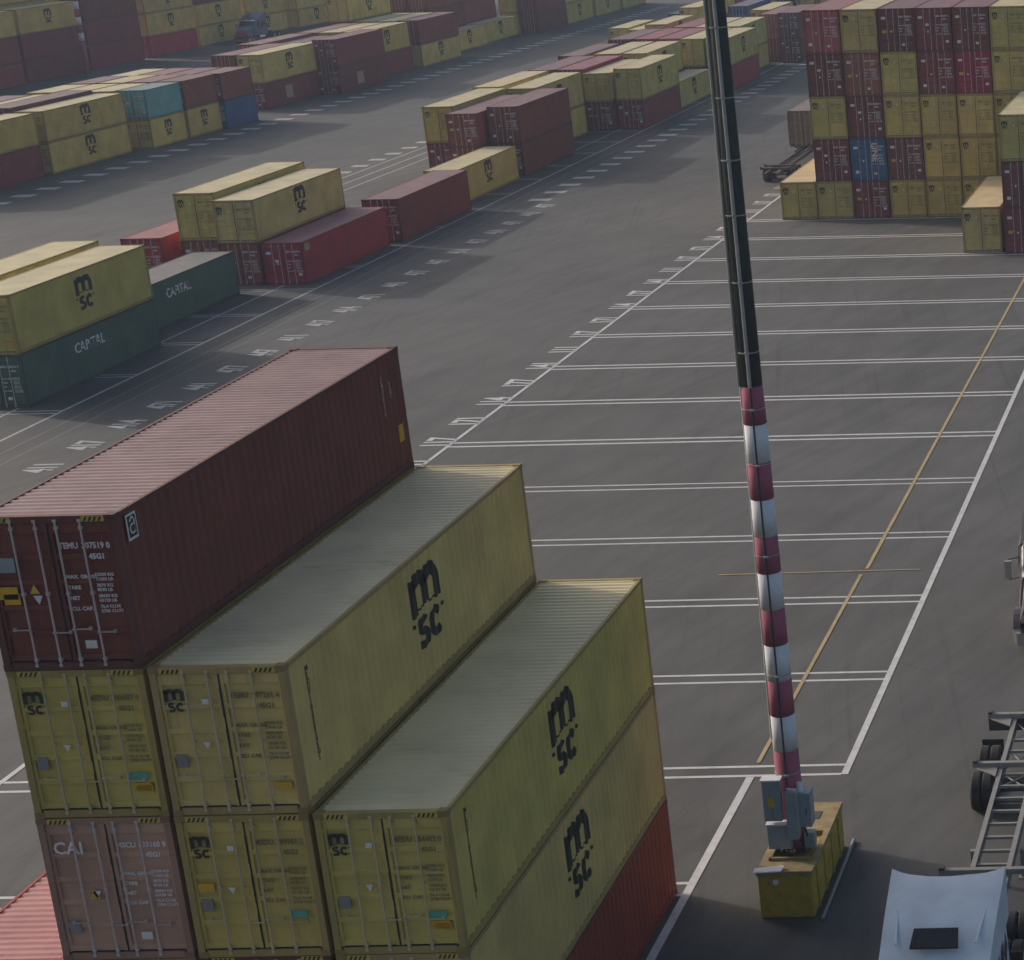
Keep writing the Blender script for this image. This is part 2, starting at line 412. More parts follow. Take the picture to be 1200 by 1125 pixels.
def logo_door():
    if 'ld' not in CM:
        bm = logo_bm()
        for v in bm.verts: v.co = Vector((v.co.x * .25 - .85, .037, v.co.y * .27))
        me = bpy.data.meshes.new('logo'); bm.to_mesh(me); bm.free(); me.materials.append(M['black']); CM['ld'] = me
    return CM['ld']
FACE = Matrix(((1, 0, 0, 0), (0, 0, 1, 0), (0, 1, 0, 0), (0, 0, 0, 1)))       # text plane -> door plane
def TM(x, z, y=.043): return Matrix.Translation((x, y, z)) @ Matrix(((1, 0, 0, 0), (0, 0, -1, 0), (0, 1, 0, 0), (0, 0, 0, 1)))
IDS = [('MSDU', '710255 2'), ('MEDU', '810692 4'), ('TEMU', '307519 0'), ('CAIU', '952210 6'), ('MSCU', '733614 3')]
def door_text(i, mat, H, B=.006):
    k = ('dt', i, mat, H)
    if k in CM: return CM[k]
    rq = random.Random(i * 7 + 1); a, b = (IDS[2] if i == 12 else (rq.choice(['MSDU', 'MEDU', 'MSCU', 'TEMU', 'CAIU', 'TCLU']), '%06d %d' % (rq.randrange(100000, 999999), rq.randrange(10))))
    it = [(text_mesh(a, .155, mat, xs=.85, bold=B), TM(.14, H - .62)), (text_mesh(b, .155, mat, xs=.85, bold=B), TM(.54, H - .62)), (text_mesh('45G1', .14, mat, xs=.9, bold=B), TM(.64, H - .82))]
    rows = [('MAX. GROSS', '32500 KG', '71650 LB'), ('TARE', '3870 KG', '8530 LB'), ('NET', '28630 KG', '63120 LB'), ('CU. CAP.', '76.4 CU.M', '2700 CU.FT')]
    for j, (u, v, w) in enumerate(rows):
        z = H - 1.18 - j * .20
        it += [(text_mesh(u, .095, mat, bold=.004), TM(.17, z)), (text_mesh(v, .08, mat, bold=.003), TM(.68, z + .04)), (text_mesh(w, .08, mat, bold=.003), TM(.68, z - .045))]
    CM[k] = cat_mesh('lettering', it, mat); return CM[k]
def plate(x0, x1, z0, z1, mat, name, y=.024):
    k = ('pl', x0, x1, z0, z1, mat, name)
    if k not in CM: CM[k] = MB().box(x0, x1, y, y + .016, z0, z1).mesh(name, M[mat])
    return CM[k]
def tri_plate(x, z, s, mat, up=True):
    k = ('tr', x, z, s, mat, up)
    if k not in CM:
        zs = (z, z, z + s) if up else (z + s, z + s, z)
        CM[k] = MB().prism([(x - s / 2, .024, zs[0]), (x + s / 2, .024, zs[1]), (x, .024, zs[2])], (0, .016, 0)).mesh('warning_triangle', M[mat])
    return CM[k]
def stripes(x0, H, mat):
    k = ('hz', x0, H, mat)
    if k not in CM:
        m = MB()
        for i in range(4):
            x = x0 + .03 + i * .085
            m.prism([(x, .002, H - .11), (x + .04, .002, H - .11), (x + .08, .002, H - .03), (x + .04, .002, H - .03)], (0, .008, 0))
        CM[k] = m.mesh('hazard_stripe', M['black'])
    return CM[k]
PAL = {'yellow': (.60, .475, .13), 'yellow2': (.64, .515, .155), 'yellow3': (.61, .495, .145), 'tanyellow': (.64, .505, .18),
       'maroon': (.20, .054, .042), 'maroon2': (.24, .05, .05), 'fadedred': (.47, .12, .12), 'brown': (.27, .075, .06), 'purple': (.20, .07, .075), 'red': (.40, .035, .055),
       'magenta': (.40, .03, .075), 'orangered': (.30, .055, .035), 'rust': (.36, .13, .085), 'pinkbrown': (.50, .30, .215),
       'green': (.085, .155, .125), 'teal': (.15, .42, .40), 'blue': (.05, .13, .29), 'navy': (.035, .09, .25), 'darkgreen': (.07, .13, .12), 'grey': (.20, .19, .155)}
WORD = {'yellow': 'yellow', 'yellow2': 'pale yellow', 'yellow3': 'dull yellow', 'tanyellow': 'sandy yellow', 'maroon': 'maroon', 'maroon2': 'dark red', 'fadedred': 'faded red', 'brown': 'red brown',
        'purple': 'dusky purple', 'red': 'bright red', 'magenta': 'crimson', 'orangered': 'orange red', 'rust': 'rusty orange', 'pinkbrown': 'pinkish brown', 'green': 'dark green',
        'teal': 'teal', 'blue': 'blue', 'navy': 'navy blue', 'darkgreen': 'grey green', 'grey': 'grey'}
ST, HC = 2.591, 2.896
idc = [0]
def container(Xr, Y, Z, L, H, col, label, group, lod=1, logo=True, extra=None, doors=True):
    c0 = PAL[col]; j = lambda s: max(0, s * (1 + R.uniform(-.025, .025)))
    k = 1 + R.uniform(-.08, .08); c = tuple(j(s) * k for s in c0)
    cx = Xr - HW
    e = empty('shipping_container', (cx, Y, Z)); tag(e, label, 'shipping container', group)
    d = cmesh(L, H); yel = 'yellow' in col
    lum = sum(c) / 3; rc = tuple(.55 * s + .45 * u for s, u in zip(c, (.34, .22, .27) if not yel else (1.0, .88, .66)))  # roof tint paler than the sides: faded paint plus painted-in sky sheen
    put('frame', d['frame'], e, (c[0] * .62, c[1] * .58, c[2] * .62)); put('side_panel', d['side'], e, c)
    if lod < 3: put('side_panel', d['side2'], e, c)
    else: put('side_panel', d['side2'], e, c)
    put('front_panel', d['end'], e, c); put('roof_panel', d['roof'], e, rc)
    if lod < 3:
        for x in (-HW - .002, HW - .176):
            for y in (-.001, L - .161):
                for z in (0, H - .116):
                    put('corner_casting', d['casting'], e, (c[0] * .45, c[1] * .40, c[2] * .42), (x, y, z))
    dl = put('door', d['door_l'], e, c); dr = put('door', d['door_r'], e, c)
    put('door_gasket', d['gasket'], e)
    for dd, xs in ((dl, (-.62, -.19)), (dr, (.17, .60))):
        for x in xs: put('locking_bar', d['bar'], dd, c if yel else (.66, .52, .53), (x, 0, 0))
    if lod == 1:
        for dd, xs in ((dl, (-.62, -.19)), (dr, (.17, .60))):
            for i, x in enumerate(xs): 
                h = put('door_handle', d['handle'], dd, c if yel else (.45, .34, .34), (x, 0, .72 if i else .78))
                if (dd is dl): h.scale.x = -1 if i == 0 else 1
                else: h.scale.x = 1
            sx = -1.13 if dd is dl else 1.13
            for z in (.35, .35 + (H - .7) / 3, .35 + (H - .7) * 2 / 3, H - .35): put('hinge', d['hinge'], dd, c, (sx, 0, z))
    idc[0] += 1; i = idc[0]
    if logo is None: return e
    if yel:
        if logo: put('logo', logo_side(L, H), e)
        if doors: put('logo', logo_door(), dl, None, (0, 0, H - .85))
        if lod < 3 and doors:
            tag(put('lettering', door_text(i if lod == 1 else i % 12, 'dim', H), dr), kind='stuff')
            put('white_label', plate(-.36, -.24, H - .72, H - .62, 'white', 'white_label'), dl)
            if lod == 1 or i % 3 == 0: put('orange_label', plate(.70, 1.0, .48, .62, 'orange', 'orange_label') if i % 2 else plate(-1.02, -.72, 1.35, 1.52, 'orange', 'orange_label'), dr if i % 2 else dl)
            if lod == 1: put('grey_plate', plate(-1.0, -.8, .95, 1.2, 'grey', 'grey_plate'), dl); put('warning_triangle', tri_plate(-.40, 1.3, .13, 'white', False), dl)
    elif lod < 3 and doors:
        tag(put('lettering', door_text(i if lod == 1 else i % 12, 'white', H), dr), kind='stuff')
        put('white_label', plate(-1.0, -.72, H - .72, H - .55, 'white', 'white_label'), dl)
        put('white_label', plate(.78, 1.0, .55, .72, 'white', 'white_label') if i % 2 else plate(.30, .50, .40, .55, 'white', 'white_label'), dr)
        if i % 3: put('white_label', plate(-.52, -.30, H - 1.2, H - 1.05, 'white', 'white_label') if i % 2 else plate(-.95, -.72, .5, .7, 'white', 'white_label'), dl)
        if i % 3 == 0: put('orange_label', plate(-.98, -.7, 1.25, 1.45, 'orange', 'orange_label'), dl)
        put('warning_triangle', tri_plate(-.38, 1.25, .16, 'white', bool(i % 2)), dl)
    if H > 2.8 and lod == 1:
        for x in (-1.02, .64):
            hp = put('hazard_plate', plate(x, x + .42, H - .118, H - .022, 'yel', 'hazard_plate', .004 - .0), e)
            put('hazard_stripe', stripes(x, H, 'black'), hp, None, (0, -.004, 0))
    if extra: extra(e, dl, dr, d, H, L)
    return e
TW = ['on the ground', 'one up', 'two up', 'three up', 'four up', 'five up']
def stack(Xr, Y, L, spec, where, group, lod=2, z=0):
    n = len(spec)
    for i, s in enumerate(spec):
        col, H = s[0], s[1]; ex = s[2] if len(s) > 2 else None; lg = s[3] if len(s) > 3 else True
        tw = 'alone on the ground' if n == 1 else TW[i] + ('' if i < n - 1 else ' topmost')
        label = '%s %scontainer %s, %s' % (WORD[col], 'short ' if L < 8 else '', tw, where)
        container(Xr + R.uniform(-.02, .02), Y + R.uniform(-.03, .03), z, L, H, col, s[4] if len(s) > 4 else label, group, lod, lg, ex)
        z += H + .004
L4, L2 = 12.192, 6.058

# near stack ----------------------------------------------------------------
def ex_A(e, dl, dr, d, H, L):
    fr = MB()
    y0, y1, z0, z1 = .34, .66, H - .62, H - .14; x = HW - .008
    fr.box(x, x + .012, y0, y1, z0, z1)
    pl = put('logo_plate', fr.mesh('logo_plate', M['white']), e)
    q = MB(); q.box(x + .013, x + .016, y0 + .035, y1 - .035, z0 + .05, z1 - .04)
    put('logo_plate_field', q.mesh('logo_plate_field', M['black']), pl)
    bm = bmesh.new()
    stroke(bm, [(-.07, .10), (.0, .17), (.06, .14)], .04); stroke(bm, arc(0, -.04, .075, 60, 400, 12, .085), .035); stroke(bm, [(.07, .12), (.07, -.13)], .035)
    for v in bm.verts: v.co = Vector((x + .018, v.co.x + .5, v.co.y + (z0 + z1) / 2))
    me = bpy.data.meshes.new('logo_mark'); bm.to_mesh(me); bm.free(); me.materials.append(M['white']); put('logo_mark', me, pl)
    st = MB().box(HW - .012, HW + .0, 11.66, 11.9, .72, 1.12); put('yellow_label', st.mesh('yellow_label', M['orange']), e)
    me = text_mesh('T\nE\nM\nU\n3\n0\n7\n5\n1\n9', .13, 'white', line_h=.72)
    for dy in (11.05,):
        o = put('side_lettering', me, e); o.matrix_local = Matrix(((0, 0, 1, HW + .002), (1, 0, 0, dy), (0, 1, 0, H - .55), (0, 0, 0, 1)))
    o = put('side_lettering', text_mesh('4\n5\nG\n1', .13, 'white', line_h=.8), e); o.matrix_local = Matrix(((0, 0, 1, HW + .002), (1, 0, 0, 11.45), (0, 1, 0, H - .75), (0, 0, 0, 1)))
    for o in [q for q in dl.children if q.name.startswith('white_label')]: bpy.data.objects.remove(o)
    put('orange_label', plate(-1.05, -.72, 1.35, 1.58, 'orange', 'orange_label'), dl); put('warning_triangle', tri_plate(-.42, 1.45, .17, 'yel', True), dl)
    put('blue_label', plate(-1.0, -.68, 1.85, 2.12, 'cab', 'blue_label'), dl)
def ex_side(e, dl, dr, d, H, L):
    for s, y, sz in (('M\nS\nD\nU\n7\n1\n0\n2\n5\n5\n2\n4\n5\nG\n1', .72, .15), ('6\n2\n0\n1\n5\n8\n3', 1.0, .06)):
        me = text_mesh(s, sz, 'black', line_h=.84, bold=.007 if sz > .1 else .0)
        o = put('side_lettering', me, e); o.matrix_local = Matrix(((0, 0, 1, HW - .004), (1, 0, 0, y), (0, 1, 0, H - .42), (0, 0, 0, 1)))
def ex_teal(e, dl, dr, d, H, L):
    put('teal_label', plate(.62, .95, .72, .86, 'teal', 'teal_label'), dr); put('orange_label', plate(.66, .98, .50, .66, 'orange', 'orange_label'), dr)
def ex_both(*a): ex_teal(*a); ex_side(*a)
def ex_green(e, dl, dr, d, H, L):
    put('teal_label', plate(.60, .90, .80, .93, 'teal', 'teal_label'), dr)
def ex_cai(e, dl, dr, d, H, L):
    for o in [q for q in dl.children if q.name.startswith('white_label')]: bpy.data.objects.remove(o)
    put('lettering', cat_mesh('lettering', [(text_mesh('CAI', .34, 'white', bold=.008), TM(-1.02, H - .72, .03))], 'white'), dl)
    put('grey_plate', plate(-1.0, -.8, .55, .8, 'grey', 'grey_plate'), dl); put('warning_triangle', tri_plate(-.42, 1.25, .2, 'yel', True), dl)
NG = 'containers of the big near stack'
P = 2.528
def near(ci, z, H, col, label, extra=None, logo=True, dx=0):
    return container(-ci * P + dx, 0 + R.uniform(-.02, .02), z, L4, H, col, label, NG, 1, logo, extra)
zF = 2.67 - ST
tz = [0.0, ST + .004, ST + HC + .008, ST + 2 * HC + .012, ST + 3 * HC + .016]
tz = [z + .078 if i else z for i, z in enumerate(tz)]
near(0, 0, ST + .075 - .0 if False else ST, 'orangered', 'orange red container on the ground under two yellow ones, nearest stack', None, True)
near(0, ST + .004, HC + .06 if False else HC, 'tanyellow', 'faded sandy yellow container just above the orange red one, with black logo on its side')
near(0, ST + HC + .008, HC, 'yellow3', 'yellow container with a bare roof, rightmost top of the big near stack', ex_both)
near(1, 0, ST, 'maroon', 'maroon container on the ground hidden behind the orange red one')
near(1, ST + .004, HC, 'maroon2', 'dark red container showing only its top edge at the bottom of the picture')
near(1, ST + HC + .008, HC, 'yellow', 'yellow container with green and orange labels, directly under the rust streaked one', ex_green)
near(1, ST + 2 * HC + .012, HC, 'tanyellow', 'rust streaked yellow container beside the top maroon one, with its whole roof showing', ex_side)
near(2, 0, ST, 'yellow', 'yellow container lowest in the left column of the near stack')
near(2, ST + .004, HC, 'yellow2', 'pale yellow container under the pinkish brown one in the near stack')
near(2, ST + HC + .008, HC, 'pinkbrown', 'pinkish brown container with large white letters on its door', ex_cai)
near(2, ST + 2 * HC + .012, HC, 'yellow', 'yellow container with teal and orange door labels under the top maroon container', ex_teal)
near(2, ST + 3 * HC + .016, HC, 'maroon', 'maroon container at the very top of the near stack with a pale pink roof', ex_A)
near(3, 0, ST, 'maroon', 'maroon container on the ground under the bright pink roof at lower left', dx=.14)
near(3, ST + .004, HC, 'red', 'red container with a pale pink roof at the lower left corner', dx=.14)

# right block -----------------------------------------------------------------
RB = 'containers of the tall block at upper right'
grid = {0: ['yellow'], 1: ['yellow2', 'maroon2', 'yellow3', 'maroon', 'fadedred'], 2: ['maroon2', 'blue', 'maroon', 'rust', 'tanyellow'],
        3: ['yellow3', 'purple', 'yellow', 'yellow3', 'maroon'], 4: ['yellow', 'yellow2', 'yellow3', 'maroon2', 'maroon2'],
        5: ['yellow3', 'yellow', 'yellow2', 'magenta', 'maroon'], 6: ['yellow', 'yellow3', 'yellow', 'yellow2', 'yellow3'], 7: ['yellow', 'yellow2', 'maroon', 'blue', 'darkgreen']}
ORD = ['leftmost', 'second', 'third', 'fourth', 'fifth', 'sixth', 'seventh', 'eighth']
def ex_line(e, dl, dr, d, H, L):
    o = put('lettering', text_mesh('LINE', .55, 'white', xs=1.2, bold=.008), dr); o.matrix_local = Matrix(((0, 1, 0, .25), (0, 0, -1, .03), (-1, 0, 0, H - .3), (0, 0, 0, 1)))
for ci, cols in grid.items():
    spec = []
    for i, c_ in enumerate(cols):
        H = ST if i == 0 else HC
        if ci == 0: H = ST
        ex = ex_line if (ci, i) == (2, 1) else None
        spec.append((c_, H, ex, True if (ci, i) != (2, 1) else None))
        if ex: spec[-1] = (c_, H, None, True)
    stack(-16.30 + ci * 2.505, 106.5, L4, spec, '%s column of the tall upper right block' % ORD[ci], RB)
blue = [o for o in bpy.data.objects if o.get('label', '').startswith('blue container one up, third column')][0]
bd = [c_ for c_ in blue.children if c_.name.startswith('door') and 'gasket' not in c_.name][1]
ex_line(blue, None, bd, None, HC, L4)
for ci in range(1, 8):
    stack(-16.30 + ci * 2.505, 120.3, L4, [(R.choice(['maroon', 'yellow', 'yellow3', 'red']), HC if q else ST) for q in range(5)][:5], '%s column, rear half of tall upper right block' % ORD[ci], RB, 3)
RG = 'containers in front of the tall right block'
stack(-1.95, 93.4, L4, [('tanyellow', HC)], 'left of the red pair at the right edge', RG)
stack(.75, 92.9, L4, [('maroon2', HC), ('maroon', HC), ('yellow3', HC)], 'in the stack cut by the right picture edge', RG)
stack(3.35, 92.9, L4, [('yellow', HC), ('maroon', HC)], 'just past the right edge', RG)

# middle row ------------------------------------------------------------------
MG = 'containers of the middle row'
def wm(b, c): return '%s column, %s, middle row' % (['front', 'second', 'third', 'fourth', 'fifth'][c], b)
BN = ['nearest bay', 'second bay', 'third bay', 'fourth bay', 'fifth bay', 'sixth bay', 'seventh bay', 'eighth bay', 'ninth bay', 'tenth bay', 'eleventh bay', 'farthest bay']
def ex_cap(y0):
    def f(e, dl, dr, d, H, L):
        put('side_lettering', word_side('CAPITAL', L, H, y0, H * .58, .72, 'white', xs=.95, bold=.01), e)
    return f
stack(-44.1, 60.45, L4, [('green', ST, ex_cap(4.5)), ('yellow', HC)], wm(BN[0], 0), MG)
stack(-47.35, 62.0, L4, [('green', ST), ('yellow2', HC)], wm(BN[0], 1), MG)
stack(-46.15, 73.45, L4, [('green', ST, ex_cap(4.3))], wm(BN[1], 0), MG)
def ex_redlab(e, dl, dr, d, H, L):
    m = MB().box(HW - .012, HW, .35, 1.0, H - .6, H - .15); put('white_label', m.mesh('white_label', M['tan']), e)
stack(-43.2, 87.95, L4, [('red', ST + 0, ex_redlab)], wm(BN[2], 0), MG)
stack(-45.85, 88.1, L4, [('brown', ST), ('tanyellow', ST)], wm(BN[2], 1), MG)
stack(-48.65, 89.2, L4, [('brown', ST), ('yellow2', HC)], wm(BN[2], 2), MG)
stack(-52.0, 88.7, L4, [('red', HC)], wm(BN[2], 3), MG)
stack(-42.75, 101.2, L4, [('maroon2', HC)], wm(BN[3], 0), MG)
stack(-44.2, 115.1, L4, [('yellow2', ST)], wm(BN[4], 0), MG)
stack(-44.15, 128.6, L4, [('maroon', ST), ('maroon', HC)], wm(BN[5], 0), MG)
stack(-46.9, 127.2, L4, [('maroon2', ST), ('brown', ST)], wm(BN[5], 1), MG)
stack(-49.6, 129.5, L4, [('maroon2', ST), ('yellow', HC)], wm(BN[5], 2), MG)
stack(-47.0, 140.9, L4 - .0, [('yellow3', ST), ('yellow2', HC)], wm(BN[6], 0), MG)
stack(-50.45, 142.6, L4, [('yellow', ST), ('tanyellow', HC)], wm(BN[6], 1), MG)
stack(-42.3, 155.1, L4, [('maroon2', ST), ('yellow3', HC)], wm(BN[7], 0), MG)
stack(-44.95, 154.4, L4, [('maroon', ST), ('yellow3', ST)], wm(BN[7], 1), MG)
stack(-47.5, 155.2, L4, [('brown', ST), ('red', HC)], wm(BN[7], 2), MG)
stack(-50.1, 155.4, L4, [('brown', ST), ('purple', HC)], wm(BN[7], 3), MG)
stack(-42.9, 168.5, L4, [('yellow3', ST)], wm(BN[8], 0), MG)
stack(-45.7, 168.9, L4, [('maroon', ST), ('yellow2', HC)], wm(BN[8], 1), MG)
stack(-48.4, 168.9, L4, [('brown', ST), ('tanyellow', HC)], wm(BN[8], 2), MG)
stack(-52.6, 170.9, L4, [('maroon', ST), ('purple', ST)], wm(BN[8], 3), MG)
stack(-41.3, 183.0, L4, [('red', ST), ('yellow', HC)], wm(BN[9], 0), MG, 2)
stack(-43.9, 183.0, L4, [('maroon', ST), ('yellow3', HC)], wm(BN[9], 1), MG, 3)
stack(-46.5, 183.6, L4, [('brown', ST), ('red', HC)], wm(BN[9], 2), MG, 3)
stack(-49.1, 184.0, L4, [('brown', ST), ('red', HC)], wm(BN[9], 3), MG, 3)
stack(-51.7, 184.0, L4, [('brown', ST), ('purple', HC)], wm(BN[9], 4), MG, 3)
stack(-43.5, 196.8, L4, [('yellow', ST), ('yellow2', HC)], wm(BN[10], 0), MG, 3)
stack(-46.1, 196.8, L4, [('brown', ST), ('tanyellow', HC)], wm(BN[10], 1), MG, 3)
stack(-48.7, 197.2, L4, [('maroon', ST), ('red', HC)], wm(BN[10], 2), MG, 3)
stack(-54.0, 205.0, L4, [('maroon', ST), ('tanyellow', ST)], wm(BN[10], 3), MG, 3)
stack(-58.6, 209.0, L4, [('yellow', ST)], wm(BN[10], 4), MG, 3)
stack(-39.9, 210.0, L4, [('maroon', HC), ('purple', HC)], wm(BN[11], 0), MG, 2)
stack(-42.6, 212.0, L4, [('maroon2', ST), ('rust', HC)], wm(BN[11], 1), MG, 3)
stack(-45.3, 219.0, L4, [('yellow', ST), ('yellow2', HC)], wm(BN[11], 2), MG, 3)
stack(-49.6, 225.3, L4, [('maroon', ST), ('navy', HC)], wm(BN[11], 3), MG, 3)
stack(-55.6, 225.0, L4, [('yellow', ST), ('yellow2', HC)], wm(BN[11], 4), MG, 3)
FG = 'containers standing singly far up the middle row'
stack(-66.6, 231.5, L4, [('yellow3', ST)], 'far up the middle row, at its left', FG, 3)
stack(-63.2, 228.6, L4, [('yellow2', ST)], 'beside the pinkish roofs far up the middle row', FG, 3)
stack(-64.9, 252.3, L4, [('navy', ST)], 'small and dark, left of the far blue roof', FG, 3)
stack(-58.0, 251.0, L4, [('maroon', ST), ('yellow', HC)], 'behind the dark pole far up the middle row', FG, 3)
for q in range(5):
    stack(-41.5 - q * 2.65, 238.6, L4, [(R.choice(['maroon', 'yellow']), ST), (['yellow2', 'yellow3', 'navy', 'yellow', 'rust'][q], HC)], '%s stack in the last bay up the middle row' % ORD[q], FG, 3)
for q in range(5):
    stack(-37.0 + q * 2.65, 223.5 + q * .2, L4, [(R.choice(['maroon', 'brown']), HC), (['maroon', 'purple', 'yellow', 'brown', 'maroon'][q], HC)], '%s stack behind the upper right block' % ORD[q], FG, 3)

# left row ----------------------------------------------------------------------
LG = 'containers of the left row'
BL = ['bay at the left edge', 'bay of two yellow ones', 'bay with the teal one', 'bay after the teal one', 'bay with the blue one', 'bay after the blue one',
      'bay with the maroon pair', 'bay after the maroon pair', 'second bay past the maroon pair', 'first low yellow bay']
def wl(b, c): return '%s column, %s, left row' % (['front', 'second', 'third', 'fourth', 'fifth', 'sixth'][c], BL[b])
def ex_tanlab(e, dl, dr, d, H, L):
    m = MB().box(HW - .012, HW, 4.3, 5.9, .6, 1.9); put('tan_panel', m.mesh('tan_panel', M['tan']), e)
lay = [
 (0, 121.4, L4, -85.0, [[('maroon2', ST), ('yellow', ST)], [('yellow', ST), ('purple', HC)], [('maroon', ST), ('yellow2', ST)], [('maroon', ST), ('tanyellow', ST)], [('yellow', ST), ('brown', ST)]]),
 (1, 134.4, L4, -84.9, [[('yellow', ST), ('yellow', ST)], [('brown', ST), ('purple', HC)], [('maroon', ST), ('tanyellow', ST)], [('yellow', ST), ('purple', ST)], [('maroon', ST), ('yellow2', ST)]]),
 (2, 148.2, L2, -83.9, [[('yellow3', ST), ('teal', ST)], [('yellow', ST), ('tanyellow', ST)], [('brown', ST), ('yellow2', ST)], [('brown', ST), ('tanyellow', ST)]]),
 (3, 154.9, L2, -84.0, [[('yellow', ST), ('brown', ST)], [('yellow', ST), ('rust', ST)], [('yellow', ST), ('yellow2', ST)], [('brown', ST), ('purple', ST)]]),
 (4, 161.1, L2, -83.5, [[('blue', ST), ('brown', ST)], [('yellow', ST), ('purple', ST)], [('brown', ST), ('rust', ST)], [('maroon', ST), ('yellow2', ST)]]),
 (5, 175.4, L4, -86.4, [[('maroon2', ST, ex_tanlab), ('yellow2', HC)], [('maroon', ST), ('brown', HC)]]),
 (6, 187.4, L4, -84.1, [[('maroon', HC, ex_tanlab), ('maroon2', HC)], [('yellow', ST), ('tanyellow', ST)], [('brown', ST), ('purple', ST)], [('maroon', ST), ('rust', HC)]]),
 (7, 200.2, L4, -86.4, [[('maroon2', ST), ('yellow', HC)], [('brown', ST), ('tanyellow', HC)], [('brown', ST), ('rust', HC)]]),
 (8, 213.8, L4, -85.9, [[('yellow3', ST), ('maroon2', HC)], [('yellow', ST), ('yellow2', HC)], [('yellow', ST), ('tanyellow', HC)], [('maroon', ST), ('maroon', HC), ('yellow', HC)]]),
 (9, 229.6, L4, -88.2, [[('yellow3', ST)], [('maroon', ST), ('maroon', HC), ('brown', HC)], [('maroon', ST), ('maroon', HC), ('brown', HC)]]),
]
for b, y, L_, x, cols in lay:
    for ci, spec in enumerate(cols):
        stack(x - ci * 2.62, y + R.uniform(-.25, .25), L_, spec, wl(b, ci), LG, 2 if ci == 0 and b < 8 else 3)
LF = 'containers in the tall far end of the left row'
stack(-88.8, 242.2, L4, [('yellow', ST)], 'second low yellow bay, far left row', LF, 3)
stack(-91.4, 242.2, L4, [('maroon', ST), ('brown', HC), ('rust', HC)], 'behind second low yellow bay, far left row', LF, 3)
stack(-86.2, 255.5, L4, [('maroon', HC), ('maroon2', HC), ('maroon', HC), ('brown', HC)], 'tall maroon stack, far left row', LF, 3)
stack(-88.85, 255.2, L4, [('yellow', HC), ('yellow3', HC), ('yellow', HC)], 'stack beside the tall maroon one, left row', LF, 3)
for q, (cc) in enumerate([('yellow', 'yellow3', 'yellow'), ('yellow3', 'yellow', 'tanyellow'), ('yellow', 'yellow2', 'yellow')]):
    stack(-86.8, 269.2 + q * 13.4, L4, [(k_, HC) for k_ in cc], '%s yellow stack beyond the tall maroon stack' % ORD[q + 1], LF, 3)
    stack(-89.4, 269.2 + q * 13.4, L4, [('maroon', HC), ('yellow', HC), ('brown', HC), ('yellow', HC)][:3 + q % 2], '%s stack behind the far yellow stacks' % ORD[q + 1], LF, 3)

# farthest row -------------------------------------------------------------------
XG = 'containers of the farthest row at upper left'
far = [(177.6, -127.5, ['brown', 'yellow', 'maroon', 'yellow']), (191.0, -126.9, ['brown', 'brown', 'yellow2']), (204.5, -127.4, ['maroon', 'maroon2', 'yellow3']),
       (218.0, -127.5, ['maroon2', 'maroon2', 'maroon', 'maroon']), (232.8, -128.0, ['red', 'yellow', 'yellow3', 'yellow']), (246.4, -128.5, ['yellow3', 'yellow', 'maroon', 'yellow']),
       (260.0, -128.5, ['yellow3', 'yellow', 'yellow', 'yellow3']), (273.5, -127.5, ['yellow', 'yellow3', 'brown', 'maroon']), (287.0, -126.0, ['yellow', 'maroon', 'yellow', 'yellow']), (300.6, -125.5, ['yellow3', 'maroon', 'navy', 'maroon'])]
for b, (y, x, cs) in enumerate(far):
    stack(x, y, L4, [(c_, ST if i == 0 and b not in (3,) else HC) for i, c_ in enumerate(cs)], 'front column, %s bay, farthest row' % (ORD + ['ninth', 'tenth'])[b], XG, 3)
    if b < 4 or b > 6:
        stack(x - 3.0, y, L4, [('brown', HC), ('maroon', HC), ('yellow', HC), (['yellow3', 'brown', 'yellow', 'maroon'][b % 4], HC)], 'second column, %s bay, farthest row' % (ORD + ['ninth', 'tenth'])[b], XG, 3)

